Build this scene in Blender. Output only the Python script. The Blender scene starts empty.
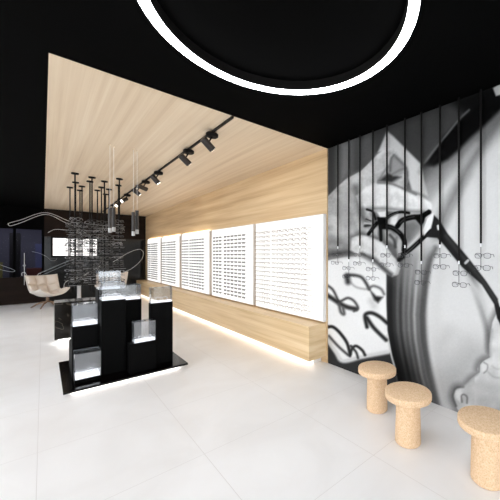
import bpy, bmesh, math, random
import numpy as np
from mathutils import Vector, Matrix
random.seed(7)
C = bpy.context.scene.collection
PI = math.pi

# ------------------------------------------------------------------ camera
F = math.sqrt((333.3-43)*(637-333.3)); YAW = math.atan((333.3-43)/F); EYE = 1.5
cd = bpy.data.cameras.new('camera'); cam = bpy.data.objects.new('camera', cd); C.objects.link(cam)
cam.location = (0, 0, EYE); cam.rotation_euler = (PI/2, 0, -YAW)
cd.sensor_fit = 'HORIZONTAL'; cd.sensor_width = 36; cd.lens = F/500*36
cd.shift_x = -83.3/500; cd.shift_y = 5/500; cd.clip_start = .05
bpy.context.scene.camera = cam
vs = bpy.context.scene.view_settings
vs.view_transform = 'Standard'; vs.look = 'None'; vs.gamma = 1; vs.use_curve_mapping = False
vs.exposure = 0.62

# ------------------------------------------------------------------ room measures
WX, WY, BY, HC = 2.84, 3.01, 13.2, 2.98       # right wall, start of timber lining, back wall, ceiling height
LX, FY = -3.2, -3.2                           # left wall, shop front
sy, cy_ = math.sin(YAW), math.cos(YAW)
def on_y(u, v, Y):
    a = (u-333.3)/F; b = (255-v)/F
    r = (sy+a*cy_, cy_-a*sy, b); t = Y/r[1]
    return Vector((r[0]*t, Y, EYE+b*t))

# ------------------------------------------------------------------ materials
def lin(c):
    return tuple(((x/255)/12.92 if x/255 <= .04045 else ((x/255+.055)/1.055)**2.4) for x in c)
def new_mat(name):
    m = bpy.data.materials.new(name); m.use_nodes = True
    nt = m.node_tree; return m, nt, nt.nodes['Principled BSDF']
def plain(name, rgb, rough=.5, metal=0, spec=.5):
    m, nt, b = new_mat(name)
    b.inputs['Base Color'].default_value = (*lin(rgb), 1); b.inputs['Roughness'].default_value = rough
    b.inputs['Metallic'].default_value = metal; b.inputs['Specular IOR Level'].default_value = spec
    n = nt.nodes.new('ShaderNodeTexNoise'); n.inputs['Scale'].default_value = 40
    bp = nt.nodes.new('ShaderNodeBump'); bp.inputs['Strength'].default_value = .02
    nt.links.new(n.outputs['Fac'], bp.inputs['Height']); nt.links.new(bp.outputs['Normal'], b.inputs['Normal'])
    return m
def glow(name, rgb, s):
    m, nt, b = new_mat(name)
    b.inputs['Base Color'].default_value = (.8, .8, .8, 1)
    b.inputs['Emission Color'].default_value = (*lin(rgb), 1); b.inputs['Emission Strength'].default_value = s
    return m
def pane(name, tint, gloss=.06, rough=.02, gcol=(1, 1, 1), top=.6):
    m = bpy.data.materials.new(name); m.use_nodes = True; nt = m.node_tree; nt.nodes.clear()
    o = nt.nodes.new('ShaderNodeOutputMaterial'); mx = nt.nodes.new('ShaderNodeMixShader')
    t = nt.nodes.new('ShaderNodeBsdfTransparent'); t.inputs[0].default_value = (*tint, 1)
    g = nt.nodes.new('ShaderNodeBsdfGlossy'); g.inputs['Roughness'].default_value = rough; g.inputs[0].default_value = (*gcol, 1)
    lw = nt.nodes.new('ShaderNodeLayerWeight'); lw.inputs[0].default_value = .25
    mr = nt.nodes.new('ShaderNodeMapRange'); mr.inputs['To Min'].default_value = gloss; mr.inputs['To Max'].default_value = top
    nt.links.new(lw.outputs['Fresnel'], mr.inputs['Value']); nt.links.new(mr.outputs[0], mx.inputs[0])
    nt.links.new(t.outputs[0], mx.inputs[1]); nt.links.new(g.outputs[0], mx.inputs[2]); nt.links.new(mx.outputs[0], o.inputs[0])
    return m
def ramp(nt, stops):
    r = nt.nodes.new('ShaderNodeValToRGB'); e = r.color_ramp.elements
    while len(e) < len(stops): e.new(.5)
    for k, (p, c) in enumerate(stops): e[k].position = p; e[k].color = (*lin(c), 1)
    return r
def grain(name, stops, sc, rough=.45, fine=.25):
    """timber: long streaks of noise, sc = stretch per axis"""
    m, nt, b = new_mat(name); L = nt.links
    tc = nt.nodes.new('ShaderNodeTexCoord'); mp = nt.nodes.new('ShaderNodeMapping'); mp.inputs['Scale'].default_value = sc
    L.new(tc.outputs['Object'], mp.inputs[0])
    n = nt.nodes.new('ShaderNodeTexNoise'); n.inputs['Scale'].default_value = 1; n.inputs['Detail'].default_value = 4; n.inputs['Distortion'].default_value = .25
    L.new(mp.outputs[0], n.inputs['Vector'])
    mp2 = nt.nodes.new('ShaderNodeMapping'); mp2.inputs['Scale'].default_value = tuple(s*(6 if s > 3 else 1.6) for s in sc); L.new(tc.outputs['Object'], mp2.inputs[0])
    n2 = nt.nodes.new('ShaderNodeTexNoise'); n2.inputs['Scale'].default_value = 1; n2.inputs['Detail'].default_value = 3; L.new(mp2.outputs[0], n2.inputs['Vector'])
    mx = nt.nodes.new('ShaderNodeMix'); mx.inputs['Factor'].default_value = fine
    L.new(n.outputs['Fac'], mx.inputs['A']); L.new(n2.outputs['Fac'], mx.inputs['B'])
    r = ramp(nt, stops); L.new(mx.outputs['Result'], r.inputs[0]); L.new(r.outputs[0], b.inputs['Base Color'])
    b.inputs['Roughness'].default_value = rough
    bp = nt.nodes.new('ShaderNodeBump'); bp.inputs['Strength'].default_value = .03; L.new(n2.outputs['Fac'], bp.inputs['Height']); L.new(bp.outputs['Normal'], b.inputs['Normal'])
    return m
OAK = [(.3, (214, 190, 160)), (.45, (226, 204, 175)), (.58, (234, 214, 187)), (.72, (241, 224, 200))]
M = {}
def dull(k, v): M[k].node_tree.nodes['Principled BSDF'].inputs['Specular IOR Level'].default_value = v
M['ceil_oak'] = grain('oak_ceiling', OAK, (14, .3, 14))
M['wall_oak'] = grain('oak_wall', [(.3, (192, 158, 118)), (.45, (210, 179, 138)), (.58, (222, 194, 154)), (.72, (230, 205, 168))], (9, .4, 9))
M['bench_oak'] = grain('oak_bench', [(.3, (206, 172, 128)), (.45, (224, 194, 150)), (.58, (234, 206, 166)), (.72, (240, 217, 182))], (2.5, .5, 16))
M['black_ceiling'] = plain('black_ceiling_paint', (6, 6, 6), .9, 0, .03)
M['black'] = plain('black_lacquer', (2, 2, 2), .6, 0, .08)
M['black_gloss'] = plain('black_gloss', (5, 3, 3), .15, 0, .22)
M['black_metal'] = plain('black_metal', (14, 12, 11), .6, 0, .15)
M['grey_metal'] = plain('dark_grey_metal', (58, 54, 52), .4, .4)
M['rod_grey'] = plain('rod_grey', (38, 38, 40), .4, .3)
M['chrome'] = plain('chrome', (190, 190, 192), .2, .9)
M['white'] = plain('white_lacquer', (238, 238, 240), .4)
M['panel_side'] = plain('panel_side', (224, 222, 220), .5)
M['wall_black'] = plain('wall_black', (4, 4, 4), .8, 0, .05)
M['plaster'] = plain('white_plaster', (225, 222, 218), .7)
M['dark_glossy'] = grain('dark_back_panel', [(.3, (12, 11, 11)), (.7, (22, 21, 20))], (.6, 2, 7), .16)
M['dark_brown'] = grain('dark_brown_panel', [(.3, (24, 16, 12)), (.7, (40, 28, 22))], (.5, 2, 8), .5)
dull('dark_glossy', .3); dull('dark_brown', .1)
M['cloth'] = plain('cream_fabric', (232, 220, 208), .9, 0, .2)
M['shell'] = plain('cream_shell', (222, 214, 204), .5)
M['leg_wood'] = grain('chair_leg_wood', [(.3, (112, 86, 64)), (.7, (146, 116, 90))], (30, 30, 4))
M['led'] = glow('led_white', (255, 250, 242), 4)
M['led_warm'] = glow('led_warm', (255, 248, 236), 1.9)
M['added_strip'] = glow('added_strip_glow', (255, 238, 214), 5)  # for the hidden strips added above the far panels
M['vitrine_led'] = glow('vitrine_led', (250, 251, 255), .8)
M['ring'] = glow('ring_light', (250, 252, 255), 20)
M['ring_added'] = glow('added_ring_glow', (252, 252, 255), 24)  # for the unseen ring lamps added on the left
M['panel_glow'] = glow('panel_glow', (255, 253, 250), .66)
M['panel_glow'].node_tree.nodes['Principled BSDF'].inputs['Base Color'].default_value = (.35, .35, .35, 1)
M['screen'] = glow('screen_white', (255, 252, 252), .7)
M['tip'] = glow('pendant_tip', (230, 228, 224), .06)
M['tip'].node_tree.nodes['Principled BSDF'].inputs['Base Color'].default_value = (.4, .4, .4, 1)
M['spot_glow'] = glow('spot_lens', (255, 248, 235), 3)
M['glass'] = pane('clear_glass', (.9, .91, .925), .07)
M['shop_glass'] = pane('shop_glass', (.97, .98, .98), .04)
M['dark_glass'] = pane('tinted_glass', (.5, .5, .54), .0, .03, (.5, .5, .52), .03)
M['lens'] = pane('lens', (.95, .95, .96), .0, .1, (1, 1, 1), .05)
M['gold'] = plain('gold_frame', (104, 84, 62), .5, 0, .3)
M['tort'] = plain('tortoise_frame', (58, 42, 34), .35)
M['dark_frame'] = plain('black_frame', (26, 24, 25), .3)
M['grey_frame'] = plain('grey_frame', (34, 34, 37), .35)
M['pale_frame'] = plain('pale_frame', (128, 128, 130), .3)
M['mid_frame'] = plain('mid_grey_frame', (84, 83, 82), .3)
M['white_frame'] = plain('white_frame', (236, 237, 240), .3)
M['line'] = plain('white_wire', (240, 240, 240), .5)
M['line_grey'] = plain('grey_wire', (150, 156, 160), .5)

def cork():
    m, nt, b = new_mat('cork'); L = nt.links
    tc = nt.nodes.new('ShaderNodeTexCoord')
    n = nt.nodes.new('ShaderNodeTexNoise'); n.inputs['Scale'].default_value = 150; n.inputs['Detail'].default_value = 3; L.new(tc.outputs['Object'], n.inputs['Vector'])
    v = nt.nodes.new('ShaderNodeTexVoronoi'); v.inputs['Scale'].default_value = 95; L.new(tc.outputs['Object'], v.inputs['Vector'])
    mx = nt.nodes.new('ShaderNodeMix'); mx.inputs['Factor'].default_value = .45
    L.new(n.outputs['Fac'], mx.inputs['A']); L.new(v.outputs['Distance'], mx.inputs['B'])
    r = ramp(nt, [(.25, (196, 157, 118)), (.4, (224, 189, 151)), (.56, (231, 198, 162)), (.75, (239, 211, 180))])
    L.new(mx.outputs['Result'], r.inputs[0]); L.new(r.outputs[0], b.inputs['Base Color'])
    b.inputs['Roughness'].default_value = .85; b.inputs['Specular IOR Level'].default_value = .2
    bp = nt.nodes.new('ShaderNodeBump'); bp.inputs['Strength'].default_value = .15; bp.inputs['Distance'].default_value = .004
    L.new(mx.outputs['Result'], bp.inputs['Height']); L.new(bp.outputs['Normal'], b.inputs['Normal'])
    return m
M['cork'] = cork()
def marble():
    m, nt, b = new_mat('black_marble'); L = nt.links
    tc = nt.nodes.new('ShaderNodeTexCoord')
    n = nt.nodes.new('ShaderNodeTexNoise'); n.inputs['Scale'].default_value = 2.2; n.inputs['Detail'].default_value = 7; n.inputs['Distortion'].default_value = 1.6
    L.new(tc.outputs['Object'], n.inputs['Vector'])
    r = ramp(nt, [(.0, (22, 19, 17)), (.49, (28, 25, 22)), (.505, (92, 84, 74)), (.52, (28, 25, 22))])
    L.new(n.outputs['Fac'], r.inputs[0]); L.new(r.outputs[0], b.inputs['Base Color']); b.inputs['Roughness'].default_value = .15; b.inputs['Specular IOR Level'].default_value = .2
    return m
M['marble'] = marble()
def floor_mat():
    m, nt, b = new_mat('white_floor_tile'); L = nt.links
    tc = nt.nodes.new('ShaderNodeTexCoord'); sp = nt.nodes.new('ShaderNodeSeparateXYZ'); L.new(tc.outputs['Object'], sp.inputs[0])
    def mth(op, a, bb=None):
        n = nt.nodes.new('ShaderNodeMath'); n.operation = op
        for k, q in enumerate((a, bb)):
            if q is None: continue
            if isinstance(q, (int, float)): n.inputs[k].default_value = q
            else: L.new(q, n.inputs[k])
        return n.outputs[0]
    ds = []
    for ax, off in (('X', .03), ('Y', -1.38)):
        f = mth('FRACT', mth('DIVIDE', mth('ADD', sp.outputs[ax], off+9), .9))
        ds.append(mth('SUBTRACT', .5, mth('ABSOLUTE', mth('SUBTRACT', f, .5))))
    d = mth('MINIMUM', ds[0], ds[1]); joint = mth('LESS_THAN', d, .0022)
    n = nt.nodes.new('ShaderNodeTexNoise'); n.inputs['Scale'].default_value = 1.6; n.inputs['Detail'].default_value = 5; n.inputs['Distortion'].default_value = .8
    L.new(tc.outputs['Object'], n.inputs['Vector'])
    r = ramp(nt, [(.3, (236, 234, 233)), (.7, (244, 243, 243))]); L.new(n.outputs['Fac'], r.inputs[0])
    mx = nt.nodes.new('ShaderNodeMix'); mx.data_type = 'RGBA'; L.new(joint, mx.inputs['Factor']); L.new(r.outputs[0], mx.inputs['A'])
    mx.inputs['B'].default_value = (*lin((222, 219, 217)), 1); L.new(mx.outputs['Result'], b.inputs['Base Color'])
    b.inputs['Roughness'].default_value = .32; b.inputs['Specular IOR Level'].default_value = .4
    return m
M['floor'] = floor_mat()
def vcol(name):
    m, nt, b = new_mat(name); a = nt.nodes.new('ShaderNodeVertexColor'); a.layer_name = 'print'
    nt.links.new(a.outputs[0], b.inputs['Base Color']); b.inputs['Roughness'].default_value = .7; b.inputs['Specular IOR Level'].default_value = .04
    return m
M['print'] = vcol('printed_photograph')

# ------------------------------------------------------------------ mesh helpers
def box(bm, x0, x1, y0, y1, z0, z1, bevel=0):
    t = bmesh.new() if bevel else bm
    r = bmesh.ops.create_cube(t, size=1)
    bmesh.ops.scale(t, vec=(abs(x1-x0), abs(y1-y0), abs(z1-z0)), verts=r['verts'])
    bmesh.ops.translate(t, vec=((x0+x1)/2, (y0+y1)/2, (z0+z1)/2), verts=r['verts'])
    if bevel:
        bmesh.ops.bevel(t, geom=t.edges[:], offset=bevel, segments=2, affect='EDGES')
        me = bpy.data.meshes.new('tmp'); t.to_mesh(me); t.free(); bm.from_mesh(me); bpy.data.meshes.remove(me)
    return bm
def tube(bm, pts, r, seg=8, closed=False, caps=True):
    pts = [Vector(p) for p in pts]; n = len(pts); rings = []
    rr = r if isinstance(r, (list, tuple)) else [r]*n
    ref = None
    for i, p in enumerate(pts):
        a = pts[(i-1) % n] if (closed or i > 0) else p; b = pts[(i+1) % n] if (closed or i < n-1) else p
        t = (b-a).normalized()
        if ref is None: ref = Vector((0, 0, 1)) if abs(t.z) < .9 else Vector((1, 0, 0))
        s = t.cross(ref).normalized(); ref = s.cross(t).normalized()
        rings.append([bm.verts.new(p+(s*math.cos(k*2*PI/seg)+ref*math.sin(k*2*PI/seg))*rr[i]) for k in range(seg)])
    for i in range(n if closed else n-1):
        A, B = rings[i], rings[(i+1) % n]
        for k in range(seg): bm.faces.new((A[k], A[(k+1) % seg], B[(k+1) % seg], B[k]))
    if caps and not closed:
        bm.faces.new(list(reversed(rings[0]))); bm.faces.new(rings[-1])
    return bm
def lathe(bm, prof, cx=0, cy=0, seg=40):
    rings = []
    for r, z in prof:
        rings.append([bm.verts.new((cx+r*math.cos(k*2*PI/seg), cy+r*math.sin(k*2*PI/seg), z)) for k in range(seg)])
    for A, B in zip(rings, rings[1:]):
        for k in range(seg): bm.faces.new((A[k], A[(k+1) % seg], B[(k+1) % seg], B[k]))
    bm.faces.new(list(reversed(rings[0]))); bm.faces.new(rings[-1])
    return bm
def obj(name, bm, mat, parent=None, smooth=False, world=True, bev=0):
    if parent is not None and world:
        bmesh.ops.translate(bm, vec=-Vector(parent.location), verts=bm.verts)
    bmesh.ops.recalc_face_normals(bm, faces=bm.faces)
    me = bpy.data.meshes.new(name); bm.to_mesh(me); bm.free()
    mats = mat if isinstance(mat, list) else [mat]
    for q in mats: me.materials.append(q)
    if smooth:
        for p in me.polygons: p.use_smooth = True
        try: me.set_sharp_from_angle(angle=math.radians(40))
        except Exception: pass
    o = bpy.data.objects.new(name, me); C.objects.link(o)
    if parent is not None: o.parent = parent
    if bev:
        md = o.modifiers.new('edge', 'BEVEL'); md.width = bev; md.segments = 2; md.limit_method = 'ANGLE'
    return o
def tag(o, label, cat, group=None, kind=None):
    o['label'] = label; o['category'] = cat
    if group: o['group'] = group
    if kind: o['kind'] = kind
    return o
def thing(name, label, cat, loc=(0, 0, 0), rotz=0, group=None):
    o = bpy.data.objects.new(name, None); o.empty_display_size = .1; C.objects.link(o)
    o.location = loc; o.rotation_euler = (0, 0, rotz); return tag(o, label, cat, group)
def struct(name, bm, mat, label=None):
    o = obj(name, bm, mat); o['kind'] = 'structure'
    o['label'] = label or name.replace('_', ' '); o['category'] = 'setting'; return o
N = bmesh.new

# ------------------------------------------------------------------ setting
struct('floor', box(N(), LX, WX, FY, 17, -.1, 0), M['floor'], 'white polished tile floor with thin joints')
b = N()
box(b, LX, WX, FY, WY, HC, HC+.1); box(b, LX, .03, WY, BY, HC, HC+.1)
struct('ceiling', b, M['black_ceiling'], 'matt black ceiling around the timber ceiling field')
struct('trim_1', box(N(), .03, WX, WY, BY+.1, HC, HC+.1), M['ceil_oak'], 'pale oak boarding over the display side of the ceiling')
struct('wall_right', box(N(), WX, WX+.15, FY, BY+.1, 0, HC+.1), M['plaster'], 'right wall behind mural and oak lining')
struct('trim_2', box(N(), WX-.02, WX, WY, BY, 0, HC), M['wall_oak'], 'pale oak lining on the right wall above displays')
b = N(); box(b, LX-.15, LX, 12.0, 17, 0, HC+.1); box(b, LX-.15, LX, FY-.1, 12.0, HC-.12, HC+.1)
struct('wall_left', b, M['wall_black'], 'black left wall opened by an added side window')
b = N()
for y in (FY, -1.6, 0, 1.6, 3.2, 4.8, 6.4, 8.0, 9.6, 11.2, 11.96): box(b, LX-.1, LX-.02, y-.04, y+.04, 0, HC-.12)
w = struct('added_side_window', box(N(), LX-.07, LX-.06, FY, 12.0, .02, HC-.12), M['shop_glass'], 'added side glazing out of view, letting in more daylight')  # window added out of view to light the mural and far ceiling
obj('window_frame', b, M['black_metal'], w, world=False)
b = N(); box(b, LX, .03, BY, BY+.12, 2.30, HC); struct('trim_3', b, M['wall_black'], 'black bulkhead above the tinted glass')
b = N(); box(b, .03, WX, BY, BY+.12, 2.09, HC); struct('wall_back', b, M['dark_brown'], 'dark brown back wall panel above the glossy panels')
struct('trim_4', box(N(), .03, WX, BY+.005, BY+.12, 0, 2.09), M['dark_glossy'], 'glossy dark panels on the lower back wall')
# tinted glazed partition with a made-up room behind it in place of reflections
w = struct('window_1', box(N(), LX, .03, BY+.03, BY+.045, .82, 2.30), M['dark_glass'], 'tinted glass partition at the back left')
b = N()
for x in (-3.15, -2.1, -.98, -.62, .0): box(b, x-.03, x+.03, BY, BY+.1, .82, 2.30)
o = obj('window_frame', b, M['wall_black'], w, world=False)
struct('trim_5', box(N(), LX, .03, BY, BY+.12, 0, .82), M['dark_brown'], 'dark brown panel below the tinted glass')
struct('wall_far', box(N(), LX, WX, 16, 16.1, 0, HC), plain('far_wall', (84, 84, 98), .8), 'grey wall of the made-up room behind the glass')
struct('ceiling_far', box(N(), LX, WX, BY+.12, 16, HC-.05, HC), M['plaster'], 'ceiling of the made-up room behind the glass')
# shop front behind the camera: posts, sill, open view to daylight
b = N()
for x in (LX+.05, -1.7, -.2, 1.3, WX-.05): box(b, x-.04, x+.04, FY-.08, FY, 0, HC)
box(b, LX, WX, FY-.08, FY, HC-.12, HC+.1)
struct('wall_front', b, M['black_metal'], 'black framed shop front')
struct('window_2', box(N(), LX, WX, FY-.045, FY-.035, .02, HC-.12), M['shop_glass'], 'shop front glazing')
struct('pavement', box(box(N(), -14, 14, -16, FY-.1, -.15, -.02), -14, LX-.16, FY-.1, 20, -.15, -.02), plain('pavement', (196, 194, 190), .8), 'pavement outside the shop front')

# made-up boxes behind the tinted glass, standing in for its coloured reflections
def deep_box(name, x0, x1, z0, z1, y, col, label, cat):
    return tag(obj(name, box(N(), x0, x1, y, y+.35, z0, z1), plain(name+'_paint', col, .6)), label, cat)
deep_box('dark_reflection_box', -.80, -.55, 0, 2.24, 14.6, (20, 20, 22), 'tall dark box standing in for a reflection in the tinted glass', 'cabinet')
deep_box('red_reflection_box', -.40, -.02, 0, 1.05, 14.3, (120, 70, 62), 'low reddish brown box standing in for a reflection in the tinted glass', 'cabinet')
deep_box('olive_reflection_box', -1.5, -.98, 0, 1.25, 14.8, (150, 146, 84), 'olive yellow box at far left standing in for a reflection in the tinted glass', 'cabinet')
deep_box('blue_reflection_box', -.2, .25, 0, 1.9, 15.2, (92, 98, 140), 'blue grey box beside the screen standing in for a reflection in the tinted glass', 'locker')

# ------------------------------------------------------------------ mural on the right wall
def mural_values(U, V):
    P = np.stack([U, V], -1)
    rg = np.random.default_rng(3); gx = rg.random((80, 80))
    def vn(u, v):
        u = u % 79; v = v % 79; i = np.floor(u).astype(int); j = np.floor(v).astype(int); a = u-i; c = v-j
        return gx[i, j]*(1-a)*(1-c)+gx[i+1, j]*a*(1-c)+gx[i, j+1]*(1-a)*c+gx[i+1, j+1]*a*c
    def tex0(u, v): return 30*(vn(u*.22, v*.22)-.5)+20*(vn(u*.7+9, v*.7+5)-.5)
    def ss(d, s): 
        t = np.clip(.5 - d/(2*s), 0, 1); return t*t*(3-2*t)
    def seg(a, b):
        a = np.array(a, float); b = np.array(b, float); ab = b-a
        t = np.clip(((P-a)@ab)/max(ab@ab, 1e-9), 0, 1); return np.linalg.norm(P-(a+t[..., None]*ab), axis=-1), t
    def smooth(p, k=6):
        p = [np.array(q, float) for q in p]
        if len(p) < 3: return p
        q = [2*p[0]-p[1]]+p+[2*p[-1]-p[-2]]; out = []
        for i in range(1, len(q)-2):
            for j in range(k):
                t = j/k
                out.append(.5*((2*q[i])+(q[i+1]-q[i-1])*t+(2*q[i-1]-5*q[i]+4*q[i+1]-q[i+2])*t*t+(3*q[i]-q[i-1]-3*q[i+1]+q[i+2])*t**3))
        return out+[p[-1]]
    def pmask(pts, s=1.0, sm=False):
        pts = [np.array(q, float) for q in pts]
        if sm: pts = smooth(pts+[pts[0]])[:-1]
        ins = np.zeros(U.shape, bool); d = np.full(U.shape, 1e9)
        for a, b_ in zip(pts, pts[1:]+pts[:1]):
            d = np.minimum(d, seg(a, b_)[0])
            c = ((a[1] > V) != (b_[1] > V)); den = (b_[1]-a[1]) or 1e-9
            ins ^= c & (U < (b_[0]-a[0])*(V-a[1])/den+a[0])
        return ss(np.where(ins, -d, d), s)
    G = np.full(U.shape, 198.0)
    def lay(m, val, al=1.0):
        nonlocal G
        G = G*(1-m*al)+val*m*al
    def poly(pts, val, s=1.0, al=1.0, sm=False): lay(pmask(pts, s, sm), val, al)
    def stroke(pts, w, val, s=.8, al=1.0):
        p = smooth(pts); d = np.full(U.shape, 1e9)
        for a, b_ in zip(p, p[1:]): d = np.minimum(d, seg(a, b_)[0])
        lay(ss(d-w/2, s), val, al)
    # cloth: darker under the dark strap, paler to the lower right
    n = np.array((62., 76.)); n /= np.linalg.norm(n)
    t = (P-np.array((424., 168.)))@n
    G = np.interp(t, [0, 8, 18, 30, 60], [96, 118, 158, 192, 210])-np.clip((V-318)/70, 0, 1)*30
    stroke([(410, 246), (418, 215), (432, 186), (440, 172)], 10, 146, 9, .6)
    stroke([(426, 222), (440, 198), (458, 174), (478, 146)], 6, 206, 5, .75)
    stroke([(437, 236), (446, 212), (460, 184), (475, 156), (505, 110)], 9, 108, 7, .72)
    stroke([(444, 226), (456, 200), (470, 174)], 4, 150, 5, .6)
    stroke([(476, 190), (492, 160), (510, 140)], 16, 220, 12, .5)
    # upper background
    poly([(320, 130), (510, 60), (510, 106), (470, 112), (440, 140), (424, 162), (412, 178), (380, 170), (346, 182), (320, 206)], 74, 2)
    stroke([(330, 142), (400, 116), (470, 88), (510, 72)], 10, 46, 9, .8)
    poly([(398, 136), (424, 128), (424, 160), (414, 160)], 66, 8, .6)
    poly([(338, 142), (354, 138), (352, 172), (338, 190)], 140, 7, .8)
    poly([(356, 140), (372, 132), (378, 158), (360, 170)], 104, 6, .8)
    poly([(328, 146), (334, 144), (333, 190), (328, 196)], 68, 3, .8)
    poly([(387, 131), (393, 136), (402, 145), (421, 164), (424, 180), (428, 196), (412, 190), (404, 165), (388, 150), (378, 152)], 196, 1.6)
    # dark strap
    poly([(425, 164), (440, 141), (455, 125), (470, 110), (485, 96), (494, 88), (510, 76), (510, 104), (500, 110), (488, 122), (472, 136), (459, 149), (448, 159), (434, 166)], 12, 3.4)
    poly([(452, 102), (520, 66), (520, 100), (488, 106), (466, 114)], 18, 8, .9)
    stroke([(424.5, 163), (435, 149), (448, 133), (459, 119.5), (469, 110)], 1.6, 138, 1.4, .75)
    stroke([(420, 172), (428, 158), (440, 141)], 4, 110, 3, .35)
    poly([(493, 88), (500, 84), (510, 80), (510, 98), (500, 95), (496, 96)], 185, 1)
    # big pale round form with its dark rim
    left = [(386, 262), (385.5, 285), (386, 305), (387, 330), (391, 354), (397, 380), (404, 398)]
    lv = np.interp(V, [230, 262, 305, 330, 354, 380, 400, 425], [388, 386, 386, 387, 391, 397, 405, 418])
    rv = np.interp(V, [230, 250, 285, 315, 340, 372, 405, 425], [442, 434, 428, 425, 426, 431, 439, 446])
    tt = (U-lv)/np.maximum(rv-lv, 1)
    prof = np.interp(tt, [0, .06, .14, .26, .36, .5, .62, .72, .8, .88, 1], [70, 50, 48, 92, 84, 122, 112, 146, 130, 74, 120])
    prof = prof*np.interp(V, [270, 330, 360, 395], [1.05, .92, .62, .4])+np.clip(tt-.45, 0, 1)*np.interp(V, [330, 380], [0, 95])
    prof = prof*(1+.14*np.sin(tt*44+1.3)*np.clip(tt*3, 0, 1))
    topp = np.interp(tt, [0, .1, .3, .5, .75, .9, 1], [80, 104, 128, 150, 184, 160, 176])
    k = np.clip((V-248)/52, 0, 1)*np.interp(tt, [0, .5, 1], [1.5, 1, .8]); k = np.clip(k, 0, 1)
    prof = topp*(1-k)+prof*k
    lay(ss(np.maximum((0-tt)*40, (tt-1)*40), 1.6)*np.clip((V-232)/26, 0, 1), prof)
    stroke([(436, 248), (430, 262), (426, 285), (424, 315), (426, 345), (431, 372), (440, 408)], 5, 88, 3.5, .8)
    stroke([(432, 290), (430, 330), (434, 365), (444, 408)], 4, 205, 3, .6)
    stroke([(440, 270), (437, 320), (442, 370), (450, 410)], 8, 196, 6, .5)
    stroke([(456, 252), (466, 265), (475, 286), (482, 306), (488, 328), (490, 350)], 6, 96, 4.5, .85)
    stroke([(440, 345), (452, 334), (462, 344), (456, 362)], 10, 192, 9, .5)
    poly([(462, 270), (482, 290), (498, 312), (494, 340), (490, 332), (480, 306)], 206, 4, .8)
    poly([(440, 372), (470, 340), (488, 350), (470, 375), (452, 400), (444, 405)], 168, 14, .6)
    stroke([(448, 330), (440, 355), (446, 385)], 10, 182, 8, .4)
    # hand at the lower right
    rh = [(497, 312), (492.5, 322), (491, 331), (489.5, 345), (489.5, 356), (484, 359), (479.5, 363), (477.5, 369), (478.5, 373), (471, 379), (464, 386), (456, 387.5), (453, 392), (452.5, 398), (454.5, 404), (459, 412), (480, 440), (520, 440), (520, 300)]
    stroke(rh[:-3], 7, 104, 4.5, .7)
    poly(rh, 200, 1.0)
    rm = pmask(rh, 1)
    G = G+rm*(16*(vn(U*.16+3, V*.16+8)-.5)*2-np.clip((V-372)/40, 0, 1)*22)
    stroke([(492, 330), (490.5, 345), (490.5, 356)], 2.4, 150, 2, .6)
    stroke([(489, 357), (483, 360.5), (479.5, 365), (479, 372)], 1.4, 100, 1.1, .8)
    poly([(481, 365), (486, 361), (489, 366), (487, 371), (482, 372)], 214, 1.6, .8)
    stroke([(484, 362.5), (487.5, 365), (487, 370), (484, 373)], 1.3, 122, 1.1, .7)
    stroke([(478, 374), (471, 380), (464, 386.5)], 1.6, 140, 1.6, .6)
    stroke([(463.5, 387), (456.5, 388), (453.5, 393), (453.2, 398), (456, 406)], 2, 88, 1.2, .8)
    poly([(456, 391), (461, 389), (463, 395), (460, 402), (456, 398)], 216, 1.8, .8)
    stroke([(462, 402), (461.5, 396), (464, 394.5), (467, 397), (467, 403)], 1.7, 104, 1.1, .75)
    stroke([(466, 388), (476, 384), (490, 386), (505, 392)], 6, 176, 5, .6)
    stroke([(488, 372), (494, 377), (503, 378)], 1.6, 150, 1.5, .5); stroke([(492, 366), (497, 369), (504, 368)], 1.4, 160, 1.4, .5)
    stroke([(500, 330), (497, 345), (499, 362)], 7, 212, 6, .6)
    poly([(472, 392), (486, 384), (500, 388), (505, 408), (478, 410)], 178, 7, .6)
    # white table with out-of-focus glasses
    poly([(320, 262), (346, 256), (361, 255), (373, 262), (386, 272), (386, 300), (387, 330), (391, 354), (343, 362), (320, 334)], 232, 1)
    poly([(320, 332), (328, 343), (336, 354), (343, 361), (360, 357), (391, 352), (398, 384), (404, 400), (320, 366)], 62, 1.5)
    stroke([(328, 340), (336, 352), (343, 361), (362, 357), (388, 352)], 4, 205, 1.8)
    stroke([(387, 335), (391, 354), (395, 368)], 1.5, 200, 1)
    K = 58
    stroke([(346, 276), (352, 275), (361, 277), (366, 283), (369, 289)], 2.6, K, 2)
    stroke([(347, 276), (348, 282)], 5, K, 3)
    stroke([(351, 283), (356, 287), (364, 289), (369, 289)], 1.4, 120, 2, .7)
    stroke([(369, 288), (374, 286), (381, 289), (384, 294)], 2, 95, 2)
    poly([(370, 290), (376, 296), (383, 297), (378, 303), (374, 300)], 45, 2)
    stroke([(327, 285), (333, 290), (338, 300), (340, 303)], 2.2, 66, 1.6)
    stroke([(327, 295), (333, 299), (339, 303), (347, 307), (356, 309)], 4.2, 55, 2)
    stroke([(341, 301), (348, 298), (354, 301), (358, 308), (354, 311)], 2.2, 74, 1.6)
    stroke([(339, 304), (341, 312), (344, 314), (343, 308)], 3, 95, 1.8)
    stroke([(367, 327), (365, 318), (366, 314), (372, 313), (380, 317), (387, 323)], 3.4, 42, 1.8)
    stroke([(367, 318), (374, 328), (386, 340)], 3.6, 46, 1.8)
    stroke([(327, 327), (333, 327), (340, 333), (347, 343), (350, 354)], 3, 44, 1.3)
    stroke([(329, 336), (338, 346), (348, 355)], 2.4, 80, 1.5)
    stroke([(350, 356), (352, 349), (356, 346), (362, 350), (365, 355)], 2.6, 48, 1.3)
    stroke([(351, 346), (356, 352), (358, 358)], 2.2, 60, 1.3)
    stroke([(424, 166), (432, 162), (442, 152)], 4, 40, 4, .7)
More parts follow.
